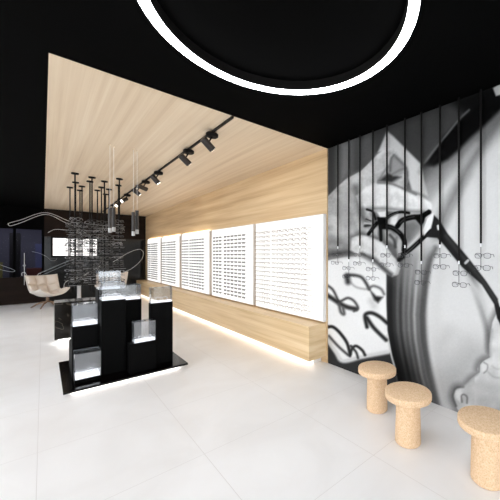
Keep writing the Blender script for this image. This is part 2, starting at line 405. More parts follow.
    stroke([(371, 301), (374, 306)], 6, 170, 4, .5)
    # hand holding the frame: bent finger, back of the hand, index finger, thumb
    hand = [(320, 204), (328, 196), (337, 187), (346, 179), (361, 171), (369, 163), (376, 156), (383, 150), (389.5, 146), (394, 149), (402, 159), (408.5, 168), (409, 178), (406, 189), (400, 200), (384, 212), (374, 220), (370, 230), (378, 238), (386, 248), (380, 262), (361, 256), (346, 257), (320, 260)]
    poly(hand, 186, 1)
    hm = pmask(hand, 1)
    G = G+hm*(tex0(U, V)-np.clip((350-U)/24, 0, 1)*22)
    stroke([(378, 156), (384, 151), (390, 149)], 4, 226, 3, .8)
    stroke([(352, 180), (366, 172), (376, 163)], 6, 218, 5, .6)
    stroke([(350, 184), (345, 200), (334, 212)], 6, 168, 5, .6)
    stroke([(356, 188), (359, 203), (361, 214), (368, 224)], 6, 100, 4.5, .85)
    stroke([(340, 205), (346, 225), (342, 240)], 7, 158, 5, .6)
    stroke([(352, 214), (356, 228), (364, 236)], 6, 140, 5, .6)
    stroke([(333, 222), (340, 234)], 8, 214, 6, .5)
    # wrist shadow at the lower left
    stroke([(318, 256), (334, 254), (348, 252), (362, 252), (374, 259)], 7, 66, 5, .85)
    stroke([(318, 242), (336, 242), (350, 246)], 8, 124, 6, .7)
    # fold beside the bent finger
    poly([(388, 173), (378, 181), (392, 182.5), (401, 177), (393, 174)], 60, 2.6)
    poly([(389, 171), (391, 159), (395, 155), (402, 162), (405, 170), (401, 175), (393, 176)], 150, 2)
    stroke([(390, 171), (391, 160), (394, 155)], 2.2, 96, 1.6, .8)
    stroke([(379, 180), (384, 172), (389, 166)], 2.4, 120, 1.8, .7)
    stroke([(396, 157), (403, 164), (407, 172), (406, 186)], 2.6, 104, 2, .85)
    stroke([(393, 174), (400, 170), (406, 168)], 2, 110, 1.4, .6)
    # index finger
    fing = [(356, 196), (366, 187), (378, 182), (392, 183.4), (406, 189.5), (415, 193.5), (423, 197.4), (429.5, 202), (432.5, 206.5), (431, 210.5), (423, 214), (409, 213.4), (395, 211.4), (381, 210.5), (368, 212), (360, 208)]
    stroke([(372, 214), (384, 213), (397, 213.5), (412, 216), (424, 216.5)], 4, 96, 3, .6)
    poly(fing, 214, 1.4)
    fm = pmask(fing, 1.4); G = G+fm*tex0(U+31, V+17)*.8
    stroke([(366, 190), (380, 187), (396, 191), (412, 198), (424, 203)], 5, 236, 4, .7)
    stroke([(362, 209), (381, 208.5), (397, 209.5), (412, 211.5), (424, 212)], 3.4, 126, 2.6, .85)
    stroke([(378, 182.6), (392, 184), (406, 190), (416, 194.5)], 2.2, 104, 1.6, .85)
    stroke([(397, 193), (399, 199), (397, 205)], 2.5, 186, 2.5, .6); stroke([(413, 200), (414, 206)], 2, 190, 2, .6)
    stroke([(358, 192), (360, 204), (363, 212)], 3.4, 124, 3, .7)
    stroke([(424, 201), (430, 204), (430.5, 208)], 2.4, 240, 1.8, .8)
    # thumb
    thumb = [(352, 238), (361, 235), (372, 238), (381, 242), (388, 249), (393, 256), (399.5, 263), (400, 268), (398, 274), (392.5, 276.8), (387, 274), (381, 269), (374, 263.5), (367, 259), (358, 255), (350, 250)]
    stroke([(352, 237), (361, 234), (373, 237), (382, 241), (390, 249), (399, 261)], 4, 92, 3, .75)
    poly(thumb, 206, 1.6)
    tm = pmask(thumb, 1.6); G = G+tm*tex0(U+11, V+47)
    stroke([(364, 240), (376, 246), (386, 256), (394, 266)], 5, 226, 4, .7)
    stroke([(362, 254), (374, 260), (383, 268), (391, 274.5)], 4, 74, 2.6, .85)
    stroke([(396, 262), (398.5, 268), (396, 274)], 2.4, 170, 1.6, .7)
    # dim gap between finger and thumb, behind the frame
    poly([(372, 216), (384, 212), (394, 214), (404, 226), (404, 252), (398, 258), (390, 248), (381, 240), (372, 232)], 100, 2.4, .85)
    # inside of the lens, then the dark frame
    poly([(384, 222), (397, 214), (410, 214), (425, 218), (431, 222), (424, 236), (412, 247), (405, 251), (403, 243), (394, 232)], 160, 1.4)
    poly([(402, 224), (414, 220), (420, 226), (410, 244), (405, 240)], 112, 5, .85)
    stroke([(408, 246), (416, 238), (424, 228)], 2.5, 196, 2, .7)
    poly([(391, 217.5), (398, 215), (397, 226), (390, 224)], 216, 2)
    poly([(377, 212), (386, 211), (386, 217), (380, 217.5)], 220, 1.2)
    poly([(371, 229), (378, 227), (377.5, 236), (372, 234)], 206, 2, .8)
    poly([(384, 230), (390, 231), (396, 236), (394, 244), (386, 240)], 182, 2.5, .8)
    poly([(398, 238), (402, 240), (402, 252), (398, 256), (396, 246)], 205, 2, .7)
    stroke([(366, 219), (371, 221)], 1.2, 50, .7); stroke([(365, 226), (370, 225)], 2.4, 60, 1)
    B = 14
    stroke([(384, 221), (388, 217), (394, 213.5), (401, 212), (409, 213)], 2.6, B, .7)
    stroke([(397.5, 226), (402, 220.5), (411, 217.5), (421, 216.5), (429, 212)], 5, B, .8)
    poly([(412, 216), (426, 214), (424, 222), (421, 226), (416, 220)], B, 1)
    stroke([(382, 226.5), (390, 227), (397, 231), (401.5, 235.5), (404.5, 242), (404, 250)], 4.8, B, .9)
    stroke([(403, 254), (409, 250.5), (417, 243.8), (424, 237), (431, 231)], 4.2, 22, .8)
    stroke([(408, 247), (417, 238), (423, 231)], 1.2, 205, .7, .7)
    poly([(377, 217), (386, 217.5), (387, 229), (379, 229)], B, .8)
    stroke([(377, 223), (373, 228), (368.5, 234)], 3.4, B, .8)
    stroke([(380.5, 226), (381, 240)], 3.2, 24, .8)
    stroke([(367, 209.5), (373, 212), (375.5, 219)], 2.2, 24, .8)
    stroke([(386, 218.5), (391, 215.5), (398, 212.6)], .9, 120, .6, .7); stroke([(400, 223), (405, 219), (414, 216.6)], 1, 92, .7, .7)
    stroke([(386, 226.2), (394, 228.4), (400, 233.5)], 1, 96, .7, .7); stroke([(401, 257.5), (410, 250), (418, 242)], .9, 110, .7, .7)
    stroke([(370, 231), (375, 225)], .9, 110, .6, .6); stroke([(364.5, 223), (371, 224)], 1.4, 200, .8, .8)
    stroke([(390, 235), (394, 240), (395.5, 247)], 2.6, 58, 1.6, .8)
    stroke([(399, 260), (403, 257)], 4, 34, 1.4)
    poly([(433, 213), (435, 218), (430, 228), (424, 236), (423, 230), (427, 219)], 234, .8)
    poly([(434, 215), (440, 221), (448, 234), (460, 248), (470, 260), (486, 281), (500, 302), (510, 318), (510, 345), (497, 318), (494, 304), (482, 285), (462, 267), (442, 243), (437, 238), (425, 237), (431, 229)], 46, .9)
    stroke([(446, 236), (462, 256), (482, 280), (497, 302)], 3.4, 74, 2, .7)
    stroke([(438, 226), (438.5, 229)], 2.4, 220, .7); stroke([(465.5, 263), (468, 260.5)], 2.6, 190, .8)
    stroke([(499, 300), (500.5, 306)], 2, 215, .7)
    G = G+7*(vn(U*1.3+30, V*1.3+11)-.5)*np.clip((G-20)/80, 0, 1)
    return np.clip(np.interp(G, [8, 14, 46, 75, 120, 200, 235], [3, 5, 32, 62, 108, 198, 230]), 3, 236)
def make_mural():
    us = np.concatenate([np.arange(328.0, 512.0, .75)])
    Ys = []
    for u in us:
        a = (u-333.3)/F; Ys.append((cy_-a*sy)/(sy+a*cy_)*(WX-.012))
    Ys = np.array(Ys); extra = np.arange(Ys[-1]-.06, -2.2, -.06); Ys = np.concatenate([Ys, extra])
    Zs = np.linspace(.0, HC-.005, 400)
    X = WX-.012
    YY, ZZ = np.meshgrid(Ys, Zs, indexing='ij')
    d = X*sy+np.maximum(YY, .55)*cy_; off = X*cy_-np.maximum(YY, .55)*sy
    U = 333.3+F*off/d; V = 255-F*(ZZ-EYE)/d
    G = mural_values(U, V)/255*MURAL_GAIN
    Lc = np.where(G <= .04045, G/12.92, ((G+.055)/1.055)**2.4)
    ny, nz = YY.shape
    verts = np.stack([np.full(YY.shape, X), YY, ZZ], -1).reshape(-1, 3)
    idx = np.arange(ny*nz).reshape(ny, nz)
    f = np.stack([idx[:-1, :-1], idx[:-1, 1:], idx[1:, 1:], idx[1:, :-1]], -1).reshape(-1, 4)
    v = verts.tolist(); fc = f.tolist()
    # backing edge so that the print has a thickness
    base = len(v)
    for y, z in ((Ys[0], 0), (Ys[-1], 0), (Ys[-1], HC-.005), (Ys[0], HC-.005)):
        v.append((X, y, z)); v.append((WX, y, z))
    for k in range(4):
        a, c = base+2*k, base+2*((k+1) % 4); fc.append((a, a+1, c+1, c))
    me = bpy.data.meshes.new('wall_mural'); me.from_pydata(v, [], fc)
    at = me.color_attributes.new('print', 'FLOAT_COLOR', 'POINT')
    col = np.full((len(v), 4), .5, np.float32); col[:, 3] = 1
    col[:base, :3] = Lc.reshape(-1, 1)
    at.data.foreach_set('color', col.ravel())
    me.materials.append(M['print']); o = bpy.data.objects.new('wall_mural', me); C.objects.link(o)
    tag(o, 'large black and white photo mural of hands holding a pair of dark glasses', 'mural')
MURAL_GAIN = 1.0
make_mural()

# ------------------------------------------------------------------ glasses
def lens_loop(cx, w, h, n=10):
    out = []
    for k in range(n):
        a = 2*PI*k/n; c, s = math.cos(a), math.sin(a)
        out.append((cx+w/2*math.copysign(abs(c)**.75, c), 0, h/2*math.copysign(abs(s)**.8, s)-(.004 if s < 0 else 0)))
    return out
def glasses_front(bm, w=.136, h=.04, r=.002, seg=5, n=12):
    lw = w*.43; c = w/2-lw/2
    for s in (-1, 1): tube(bm, lens_loop(s*c, lw, h, n), r, seg, closed=True)
    tube(bm, [(-(c-lw/2), 0, h*.18), (0, -.002, h*.30), (c-lw/2, 0, h*.18)], r, seg)
    return bm
def glasses_temple(bm, s, w=.136, h=.04, r=.002, ln=.12, seg=5):
    x = s*w/2
    tube(bm, [(x-s*.002, 0, h*.22), (x, .004, h*.24), (x-s*.002, ln*.7, h*.22), (x-s*.006, ln, h*.22-.022)], r, seg)
    return bm
def lens_fill(bm, s, w=.136, h=.04, n=12):
    lw = w*.43; c = w/2-lw/2
    vs_ = [bm.verts.new(p) for p in lens_loop(s*c, lw*.97, h*.97, n)]
    f = bm.faces.new(vs_); g = bmesh.ops.extrude_face_region(bm, geom=[f])
    bmesh.ops.translate(bm, vec=(0, .0015, 0), verts=[q for q in g['geom'] if isinstance(q, bmesh.types.BMVert)])
    return bm
def glasses_mesh(name, mat, w=.136, h=.04, r=.002, ln=.11, solid=False, lensmat=None):
    bm = N(); glasses_front(bm, w, h, r, 4, 10)
    for s in (-1, 1): glasses_temple(bm, s, w, h, r, ln, 4)
    if solid:
        for s in (-1, 1): lens_fill(bm, s, w, h, 10)
    bmesh.ops.recalc_face_normals(bm, faces=bm.faces)
    me = bpy.data.meshes.new(name); bm.to_mesh(me); bm.free(); me.materials.append(mat); return me
def place(me, name, loc, rz, label, cat, group, scale=1):
    o = bpy.data.objects.new(name, me); C.objects.link(o); o.location = loc; o.rotation_euler = (0, 0, rz); o.scale = (scale,)*3
    return tag(o, label, cat, group)
ORD = ['first', 'second', 'third', 'fourth', 'fifth', 'sixth', 'seventh', 'eighth', 'ninth', 'tenth', 'eleventh', 'twelfth', 'thirteenth', 'fourteenth', 'fifteenth', 'sixteenth', 'seventeenth', 'eighteenth']

# ------------------------------------------------------------------ lit display panels with glasses
PX = 2.757; PZ0, PZ1 = .575, 2.07
PS = [(3.02, 4.835), (4.925, 6.80), (6.935, 8.86), (9.045, 10.80), (10.94, 12.63)]
names5 = ['nearest', 'second nearest', 'middle', 'second farthest', 'farthest']
PN = ['widest tall white lit display panel, right at the mural end of the bench', 'white lit display panel second from the mural on the oak bench',
      'middle one of the five white lit display panels on the oak bench', 'white lit display panel second from the dark back wall', 'white lit display panel nearest the dark back wall, narrowest in view']
rows, colsA, colsB = 17, 3, 6
pm = {'gold': glasses_mesh('eyeglasses', M['gold'], .142, .038, .0024, .1), 'tort': glasses_mesh('eyeglasses', M['tort'], .1, .031, .002, .045, solid=True),
      'dark': glasses_mesh('eyeglasses', M['dark_frame'], .1, .031, .002, .045, solid=True)}
rest = N()
for i, (y0, y1) in enumerate(PS):
    t = thing('display_rack', PN[i], 'display panel', (WX-.02, (y0+y1)/2, PZ0), 0, 'lit display panels along the right wall')
    b = N()
    box(b, PX+.004, WX-.021, y0, y1, PZ0, PZ1)
    obj('panel_body', b, M['panel_side'], t, bev=.004)
    obj('light_diffuser', box(N(), PX, PX+.0035, y0+.012, y1-.012, PZ0+.012, PZ1-.012), M['panel_glow'], t)
    W = y1-y0; pitch = (W-.36)/(colsA+colsB+.45)
    b = N()
    for g in range(2):
        ks = range(colsA) if g else range(colsB)
        off = .2 if not g else .2+pitch*(colsB+.45)
        for k in ks:
            yy = y0+off+pitch*(k+.5)
            tube(b, [(PX-.006, yy, PZ0+.1), (PX-.006, yy, PZ1-.08)], .003, 6)
    obj('support_rail', b, M['white'], t)
    if i > 1: obj('added_top_strip', box(N(), PX+.018, PX+.046, y0+.05, y1-.05, PZ1+.0005, PZ1+.008), M['added_strip'], t)  # hidden strip added to brighten the oak at the far end
    for r in range(rows):
        z = PZ1-.19-r*(PZ1-PZ0-.31)/(rows-1)
        for k in range(colsA+colsB):
            off = .2+pitch*(k+.5)+(pitch*.45 if k >= colsB else 0)
            yy = y0+off
            kind = 'gold' if i == 0 else ('dark' if (k+r*2) % 3 or i > 2 else 'tort')
            loc = (PX-(.1 if i == 0 else .045)+.001, yy, z)
            col = colsA+colsB-1-k          # counted from the left in the photograph
            if i < 2:
                w1 = {'gold': 'thin gold rimmed glasses', 'tort': 'brown sunglasses', 'dark': 'dark sunglasses'}[kind]
                place(pm[kind], 'eyeglasses' if i == 0 else 'sunglasses', loc, -PI/2, '%s, %s row down, %s from left, on the %s lit panel' % (w1, ORD[r], ORD[col], 'mural end' if i == 0 else 'second from mural'),
                      'glasses' if i == 0 else 'sunglasses', 'glasses on the %s lit panel' % names5[i])
            else:
                n0 = len(rest.verts); rest.from_mesh(pm[kind]); rest.verts.ensure_lookup_table()
                nv = rest.verts[n0:]
                bmesh.ops.rotate(rest, cent=(0, 0, 0), matrix=Matrix.Rotation(-PI/2, 3, 'Z'), verts=nv); bmesh.ops.translate(rest, vec=loc, verts=nv)
o = obj('sunglasses', rest, M['dark_frame'])
tag(o, 'rows of dark sunglasses on the three lit panels farthest from the mural', 'sunglasses', 'glasses on the far lit panels', 'stuff')

# ------------------------------------------------------------------ oak bench under the displays
t = thing('storage_bench', 'long low pale oak bench under the lit display panels', 'bench', (2.67, 8, 0))
BX0, BX1, BZ0, BZ1 = 2.514, WX-.021, .09, .553
obj('bench_top', box(N(), BX0-.004, BX1, WY+.016, BY-.02, BZ1-.018, BZ1), M['bench_oak'], t, bev=.002)
obj('bench_body', box(N(), BX0, BX1, WY+.02, BY-.02, BZ0, BZ1-.02), M['bench_oak'], t)
obj('plinth', box(N(), BX0+.16, BX1, WY+.12, BY-.02, 0, BZ0), M['white'], t)
obj('light_strip', box(N(), BX0+.11, BX0+.155, WY+.1, BY-.05, .05, .075), M['led_warm'], t)

# ------------------------------------------------------------------ black display stand with vitrines
def vitrine(x0, x1, y0, y1, z0, z1, label, n=1):
    t = thing('glass_vitrine', label, 'display case', ((x0+x1)/2, (y0+y1)/2, z0), 0, 'glass vitrines on the black stand')
    obj('lit_base', box(N(), x0+.006, x1-.006, y0+.006, y1-.006, z0+.001, z0+.022), M['vitrine_led'], t)
    b = N(); g = .005
    box(b, x0, x1, y0, y0+g, z0+.001, z1); box(b, x0, x1, y1-g, y1, z0+.001, z1)
    box(b, x0, x0+g, y0+g, y1-g, z0+.001, z1); box(b, x1-g, x1, y0+g, y1-g, z0+.001, z1); box(b, x0+g, x1-g, y0+g, y1-g, z1-g, z1)
    obj('glass_cover', b, M['glass'], t)
    for k in range(n):
        place(vit_glasses, 'eyeglasses', ((x0+x1)/2+(-.01 if k else .01), y0+.045+(.06 if y1-y0 < .2 else .085)*k, z0+.048), .25 if k else -.15,
              'white framed glasses, %s pair in the vitrine %s' % ('rear' if k else 'front', label.split(' vitrine ')[1].split(' of the black')[0].split(', at the')[0]), 'glasses', 'glasses in the vitrines')
vit_glasses = glasses_mesh('eyeglasses', M['white_frame'], .136, .04, .003, .09)
t = thing('display_stand', 'black stepped display stand on a square base in mid floor', 'display stand', (.77, 4.8, 0))
obj('base_plate', box(N(), .15, 1.385, 4.19, 5.43, .035, .06), M['black_gloss'], t, bev=.002)
obj('base_foot', box(N(), .25, 1.285, 4.29, 5.33, 0, .035), M['white'], t)
b = N(); box(b, .235, 1.30, 4.262, 4.282, .012, .03); box(b, .235, 1.30, 5.338, 5.358, .012, .03); box(b, .225, .243, 4.285, 5.335, .012, .03); box(b, 1.292, 1.31, 4.285, 5.335, .012, .03)
obj('light_strip', b, M['led'], t)
cols = [(.243, .487, 4.62, 4.88, .655), (.497, .74, 4.47, 4.73, .95), (.50, .745, 4.79, 5.05, 1.055), (.75, .99, 4.87, 5.12, .885), (1.0, 1.264, 4.42, 4.52, .868), (.745, 1.03, 4.28, 4.418, .42), (.25, .487, 4.37, 4.61, .10), (.243, .487, 4.89, 5.2, .4)]
for x0, x1, y0, y1, z in cols: obj('column', box(N(), x0, x1, y0, y1, .0605, z), M['black'], t, bev=.002)
vitrine(.252, .482, 4.375, 4.605, .10, .385, 'glass vitrine lowest at the front left of the black stand', 2)
vitrine(.248, .482, 4.63, 4.87, .655, .905, 'glass vitrine on the left column of the black stand', 2)
vitrine(.502, .735, 4.475, 4.72, .95, 1.165, 'glass vitrine front centre on the tall column of the black stand', 2)
vitrine(.505, .74, 4.795, 5.04, 1.055, 1.29, 'glass vitrine highest of all, at the back of the black stand', 2)
vitrine(.755, .985, 4.875, 5.11, .885, 1.085, 'glass vitrine right behind the tall column of the black stand', 1)
vitrine(1.005, 1.258, 4.425, 4.516, .868, 1.07, 'glass vitrine on the right column of the black stand', 1)
vitrine(.795, 1.025, 4.285, 4.415, .42, .675, 'glass vitrine in the notch, at the front of the black stand', 1)

# ------------------------------------------------------------------ black marble counter
t = thing('marble_counter', 'dark veined marble counter behind the black display stand', 'counter', (.67, 6.9, 0))
obj('counter_body', box(N(), .135, 1.2, 6.68, 7.12, .10, .712), M['marble'], t, bev=.003)
obj('plinth', box(N(), .24, 1.12, 6.8, 7.05, 0, .10), M['white'], t)
b = N(); box(b, .19, 1.15, 6.74, 6.765, .055, .085); box(b, .185, .21, 6.77, 7.05, .055, .085)
obj('light_strip', b, M['led'], t)

# ------------------------------------------------------------------ cluster of hanging rods with glasses
rods = [(.413, 7.09), (.473, 7.96), (.42, 8.63), (.602, 8.87), (.598, 8.32), (.672, 7.65), (.665, 7.23), (.887, 8.59), (.91, 8.15), (.879, 7.45), (1.084, 9.0), (1.058, 8.28), (1.058, 7.0), (1.141, 7.66)]
def uof(x, y): return (x*cy_-y*sy)/(x*sy+y*cy_)
rods.sort(key=lambda p: uof(*p))
hang = [glasses_mesh('eyeglasses', M['pale_frame'], .15, .046, .0045, .12), glasses_mesh('eyeglasses', M['mid_frame'], .15, .044, .0048, .12), glasses_mesh('eyeglasses', M['grey_frame'], .14, .042, .005, .12)]
rods_mesh = {}
for i, (x, y) in enumerate(rods):
    zb = random.choice((.80, .86, .92)); zt = HC
    t = thing('hanging_rod', 'black ceiling rod of hanging glasses cluster, %s from left by its ceiling cap' % ORD[i], 'rod', (x, y, zt), 0, 'black rods of the hanging cluster')
    b = N(); lathe(b, [(.008, zt-.03), (.055, zt-.022), (.055, zt-.001)], x, y, 20); obj('ceiling_cap', b, M['black_metal'], t, True)
    b = N(); tube(b, [(x, y, zb), (x, y, zt-.02)], .011, 10); obj('rod', b, M['black_metal'], t, True)
    nl = 9
    for k in range(nl):
        z = 2.16-k*.142+random.uniform(-.018, .018)
        if z < zb+.03: continue
        b = N(); tube(b, [(x-.06, y-.004, z-.024), (x+.06, y-.004, z-.024)], .005, 6); obj('cross_arm', b, M['black_metal'], t)
        ww = random.uniform(.05, .11)
        b = N(); box(b, x-ww, x+ww, y-.05, y-.012, z-.073, z-.066); obj('acrylic_tray', b, M['pale_frame' if (i+k) % 2 else 'mid_frame'], t)
        place(random.choice(hang), 'eyeglasses', (x, y-.03, z), random.uniform(-.5, .5)+(.0 if random.random() < .7 else PI/2),
              'small pair of glasses, %s down on the %s hanging rod from left' % (ORD[k], ORD[i]), 'glasses', 'glasses on the hanging rods')

# ------------------------------------------------------------------ rods with glasses in front of the mural
rod_y = [2.775, 2.577, 2.392, 2.19, 1.989, 1.754, 1.559, 1.358, 1.171, .975]
rod_v = [254.5, 268, 254.5, 269, 255, 255, 272, 255.5, 273, 255.5]      # heights of the upper pair
rod_z = [EYE+(255-v)*(2.70*sy+(y-.05)*cy_)/F+.088 for y, v in zip(rod_y, rod_v)]
RX = 2.797
for i, (y, z) in enumerate(zip(rod_y, rod_z)):
    t = thing('hanging_rod', 'slim black rod hanging before the mural, %s from the left' % ORD[i], 'rod', (RX, y, HC), 0, 'black rods before the mural')
    b = N(); tube(b, [(RX, y, z+.02), (RX, y, HC-.001)], .0095, 10); obj('rod', b, M['black_metal'], t, True)
    b = N(); tube(b, [(RX, y, z-.012), (RX, y, z+.02)], .0075, 10); obj('white_fitting', b, M['white'], t, True)
    b = N(); tube(b, [(RX, y, z-.2), (RX, y, z-.01)], .0028, 6); tube(b, [(RX, y, z-.09), (RX-.095, y-.05, z-.09)], .002, 6); tube(b, [(RX, y, z-.195), (RX-.095, y-.05, z-.195)], .002, 6)
    obj('wire', b, M['rod_grey'], t, True)
    for k in range(2):
        gz = z-.088-.105*k
        g = thing('eyeglasses', '%s dark rimmed glasses on the %s rod from the left before the mural' % ('lower' if k else 'upper', ORD[i]), 'glasses', (RX-.10, y-.05+(.006 if k else 0), gz), -PI/2+random.uniform(-.12, .12), 'glasses before the mural')
        obj('frame', glasses_front(N(), .132, .04, .0021, 6, 16), M['grey_frame'], g, True, world=False)
        for s in (-1, 1):
            obj('temple', glasses_temple(N(), s, .132, .04, .0021, .085, 6), M['grey_frame'], g, True, world=False)
            obj('lens', lens_fill(N(), s, .132, .04, 16), M['lens'], g, world=False)

# ------------------------------------------------------------------ cork stools
sp = [(2.326, 1.770, 'cork stool farthest back, partly behind another, beside the mural'), (2.099, 1.288, 'cork stool in the middle of the three by the mural'), (2.117, 0.699, 'cork stool nearest, cut off by the right edge of the photo')]
for x, y, lb in sp:
    t = thing('cork_stool', lb, 'stool', (x, y, 0), 0, 'cork stools by the mural')
    b = N(); lathe(b, [(.096, .002), (.101, .008), (.1, .1), (.097, .22), (.094, .33), (.092, .352)], x, y, 48); obj('stem', b, M['cork'], t, True)
    b = N(); lathe(b, [(.171, .3525), (.180, .358), (.183, .366), (.183, .398), (.180, .406), (.172, .41)], x, y, 64); obj('seat', b, M['cork'], t, True)

# ------------------------------------------------------------------ ring light
t = thing('ring_light', 'large glowing white ring lamp under the black ceiling', 'ceiling light', (1.053, 1.478, HC))
def annulus(bm, cx, cy, r0, r1, z0, z1, n=128):
    vs_ = [[bm.verts.new((cx+r*math.cos(k*2*PI/n), cy+r*math.sin(k*2*PI/n), z)) for k in range(n)] for r, z in ((r0, z0), (r1, z0), (r1, z1), (r0, z1))]
    for q in range(4):
        A, B = vs_[q], vs_[(q+1) % 4]
        for k in range(n): bm.faces.new((A[k], A[(k+1) % n], B[(k+1) % n], B[k]))
    return bm
obj('housing', annulus(N(), 1.040, 1.490, .729, .794, 2.903, 2.979), M['black_metal'], t, True)
obj('diffuser', annulus(N(), 1.040, 1.490, .731, .792, 2.895, 2.9025), M['ring'], t, True)

# ------------------------------------------------------------------ track with spotlights
TX = 1.445
t = thing('light_track', 'long black lighting track on the oak ceiling', 'light track', (TX, 7.9, HC))
obj('track', box(N(), TX-.012, TX+.012, WY, 12.6, HC-.022, HC-.001), M['black_metal'], t)
spots = [(3.55, (.75, .1, -.6), 'black spotlight nearest on the ceiling track'), (4.35, (.75, .1, -.6), 'black spotlight second nearest on the ceiling track'),
         (5.85, (.62, -.1, -.75), 'black spotlight third along the ceiling track'), (6.75, (.8, .3, -.2), 'black spotlight fourth along the track, tipped almost level'), (7.3, (.75, -.1, -.6), 'black spotlight fifth along the ceiling track'),
         (8.55, (-.7, -.5, -.5), 'spotlight sixth along the track, lit face showing'), (9.4, (-.5, -.6, -.6), 'small far spotlight seventh along the track'), (10.6, (.7, 0, -.7), 'farthest spotlight on the ceiling track')]
for y, dv, lb in spots:
    t = thing('track_spotlight', lb, 'spotlight', (TX, y, HC-.0225), 0, 'spotlights on the ceiling track')
    d = Vector(dv).normalized(); c = Vector((TX-.055, y, HC-.165))
    b = N(); lathe(b, [(.058, HC-.072), (.07, HC-.06), (.07, HC-.034), (.058, HC-.0225)], TX, y, 24); obj('adapter', b, M['black_metal'], t, True)
    b = N(); tube(b, [(TX, y, HC-.07), tuple(c)], .009, 8); obj('stem', b, M['black_metal'], t)
    a, e = c-d*.075, c+d*.085
    b = N(); tube(b, [a, a+d*.006, e-d*.004, e], [.034, .042, .042, .04], 24); obj('lamp_head', b, M['grey_metal'], t, True)
    b = N(); tube(b, [e, e+d*.002], [.034, .034], 20); obj('lens', b, M['spot_glow'], t)
    ld = bpy.data.lights.new('spot_lamp', 'SPOT'); ld.energy = SPOT_W = 5; ld.spot_size = math.radians(110); ld.spot_blend = 1; ld.shadow_soft_size = .035; ld.color = (1, .9, .76)
    lo = bpy.data.objects.new('spot_lamp', ld); C.objects.link(lo); lo.parent = t
    lo.location = (e+d*.01)-t.location; lo.rotation_euler = d.to_track_quat('-Z', 'Y').to_euler()

# ------------------------------------------------------------------ pendant tubes over the display stand
def pendant(x, y, z0, z1, lb):
    t = thing('pendant_lamp', lb, 'pendant lamp', (x, y, HC), 0, 'tube pendants over the display stand')
    b = N(); lathe(b, [(.012, HC-.012), (.012, HC-.001)], x, y, 16); obj('ceiling_cap', b, M['ceil_oak'], t, True)
    b = N(); tube(b, [(x, y, z1), (x, y, HC-.01)], .002, 6); obj('cord', b, M['white'], t)
    b = N(); tube(b, [(x, y, z0+.06), (x, y, z1)], .021, 16); obj('tube_shade', b, M['grey_metal'], t, True)
    b = N(); tube(b, [(x, y, z0), (x, y, z0+.059)], .02, 16); obj('frosted_tip', b, M['tip'], t, True)
pendant(.64, 4.93, 1.80, 2.12, 'grey tube pendant, left one of the left pair')
pendant(.69, 4.99, 1.82, 2.15, 'grey tube pendant, right one of the left pair')
pendant(.905, 4.93, 1.77, 2.1, 'grey tube pendant, left one of the right pair')
pendant(.955, 4.96, 1.80, 2.13, 'grey tube pendant, right one of the right pair')

# ------------------------------------------------------------------ lounge chairs and side table
def lounge(x, y, rz, lb):
    t = thing('lounge_chair', lb, 'armchair', (x, y, 0), rz, 'cream lounge chairs at the back wall')
    # seat/back profile in local (y forward = -y), swept over the width
    prof = [(-.46, .40), (-.30, .37), (-.12, .34), (.06, .33), (.20, .37), (.29, .48), (.35, .62), (.40, .76), (.44, .90)]
    def surf(u, v, lift):
        f = v*(len(prof)-1); i = min(int(f), len(prof)-2); q = f-i
        yy = prof[i][0]*(1-q)+prof[i+1][0]*q; zz = prof[i][1]*(1-q)+prof[i+1][1]*q
        dy, dz = prof[i+1][0]-prof[i][0], prof[i+1][1]-prof[i][1]; l = math.hypot(dy, dz); ny, nz = -dz/l, dy/l
        wing = .17*abs(u)**2.4*(1-.35*v)
        w = .36*(1-.1*(1-v)) 
        return Vector((u*w, yy+ny*(lift+wing), zz+nz*(lift+wing)))
    b = N(); nu, nv = 24, 40
    def sheet(fn): return [[b.verts.new(fn(-1+2*i/nu, j/nv)) for j in range(nv+1)] for i in range(nu+1)]
    def quilt(u, v):
        a = abs(math.sin((u+1)*1.5*PI)); c = abs(math.sin(v*4*PI)); return .012+.09*(a**.45)*(c**.45)
    A = sheet(lambda u, v: surf(u*.97, .01+v*.985, quilt(u, v))); Bt = sheet(lambda u, v: surf(u*.97, .01+v*.985, .012))
    for S in (A, Bt):
        for i in range(nu):
            for j in range(nv): b.faces.new((S[i][j], S[i+1][j], S[i+1][j+1], S[i][j+1]))
    for i in range(nu):
        b.faces.new((A[i][0], A[i+1][0], Bt[i+1][0], Bt[i][0])); b.faces.new((A[i][nv], A[i+1][nv], Bt[i+1][nv], Bt[i][nv]))
    for j in range(nv):
        b.faces.new((A[0][j], A[0][j+1], Bt[0][j+1], Bt[0][j])); b.faces.new((A[nu][j], A[nu][j+1], Bt[nu][j+1], Bt[nu][j]))
    obj('quilted_cushion', b, M['cloth'], t, True, world=False)
    b = N(); A = sheet(lambda u, v: surf(u, v, .010)); Bt = sheet(lambda u, v: surf(u, v, -.035))
    for S in (A, Bt):
        for i in range(nu):
            for j in range(nv): b.faces.new((S[i][j], S[i+1][j], S[i+1][j+1], S[i][j+1]))
    for i in range(nu):
        b.faces.new((A[i][0], A[i+1][0], Bt[i+1][0], Bt[i][0])); b.faces.new((A[i][nv], A[i+1][nv], Bt[i+1][nv], Bt[i][nv]))
    for j in range(nv):
        b.faces.new((A[0][j], A[0][j+1], Bt[0][j+1], Bt[0][j])); b.faces.new((A[nu][j], A[nu][j+1], Bt[nu][j+1], Bt[nu][j]))
    obj('shell', b, M['shell'], t, True, world=False)
    b = N(); tube(b, [(0, .02, .14), (0, .02, .31)], .035, 12); obj('hub', b, M['leg_wood'], t, True, world=False)
    for sx, s2 in ((-1, -1), (1, -1), (-1, 1), (1, 1)):
        b = N(); tube(b, [(0, .02, .17), (sx*.14, .02+s2*.14, .12), (sx*.26, .02+s2*.26, .004)], [.022, .02, .014], 8)
        obj('leg', b, M['leg_wood'], t, True, world=False)
    return t
lounge(.10, 11.85, math.radians(22), 'cream quilted lounge chair at left, beside the round table')
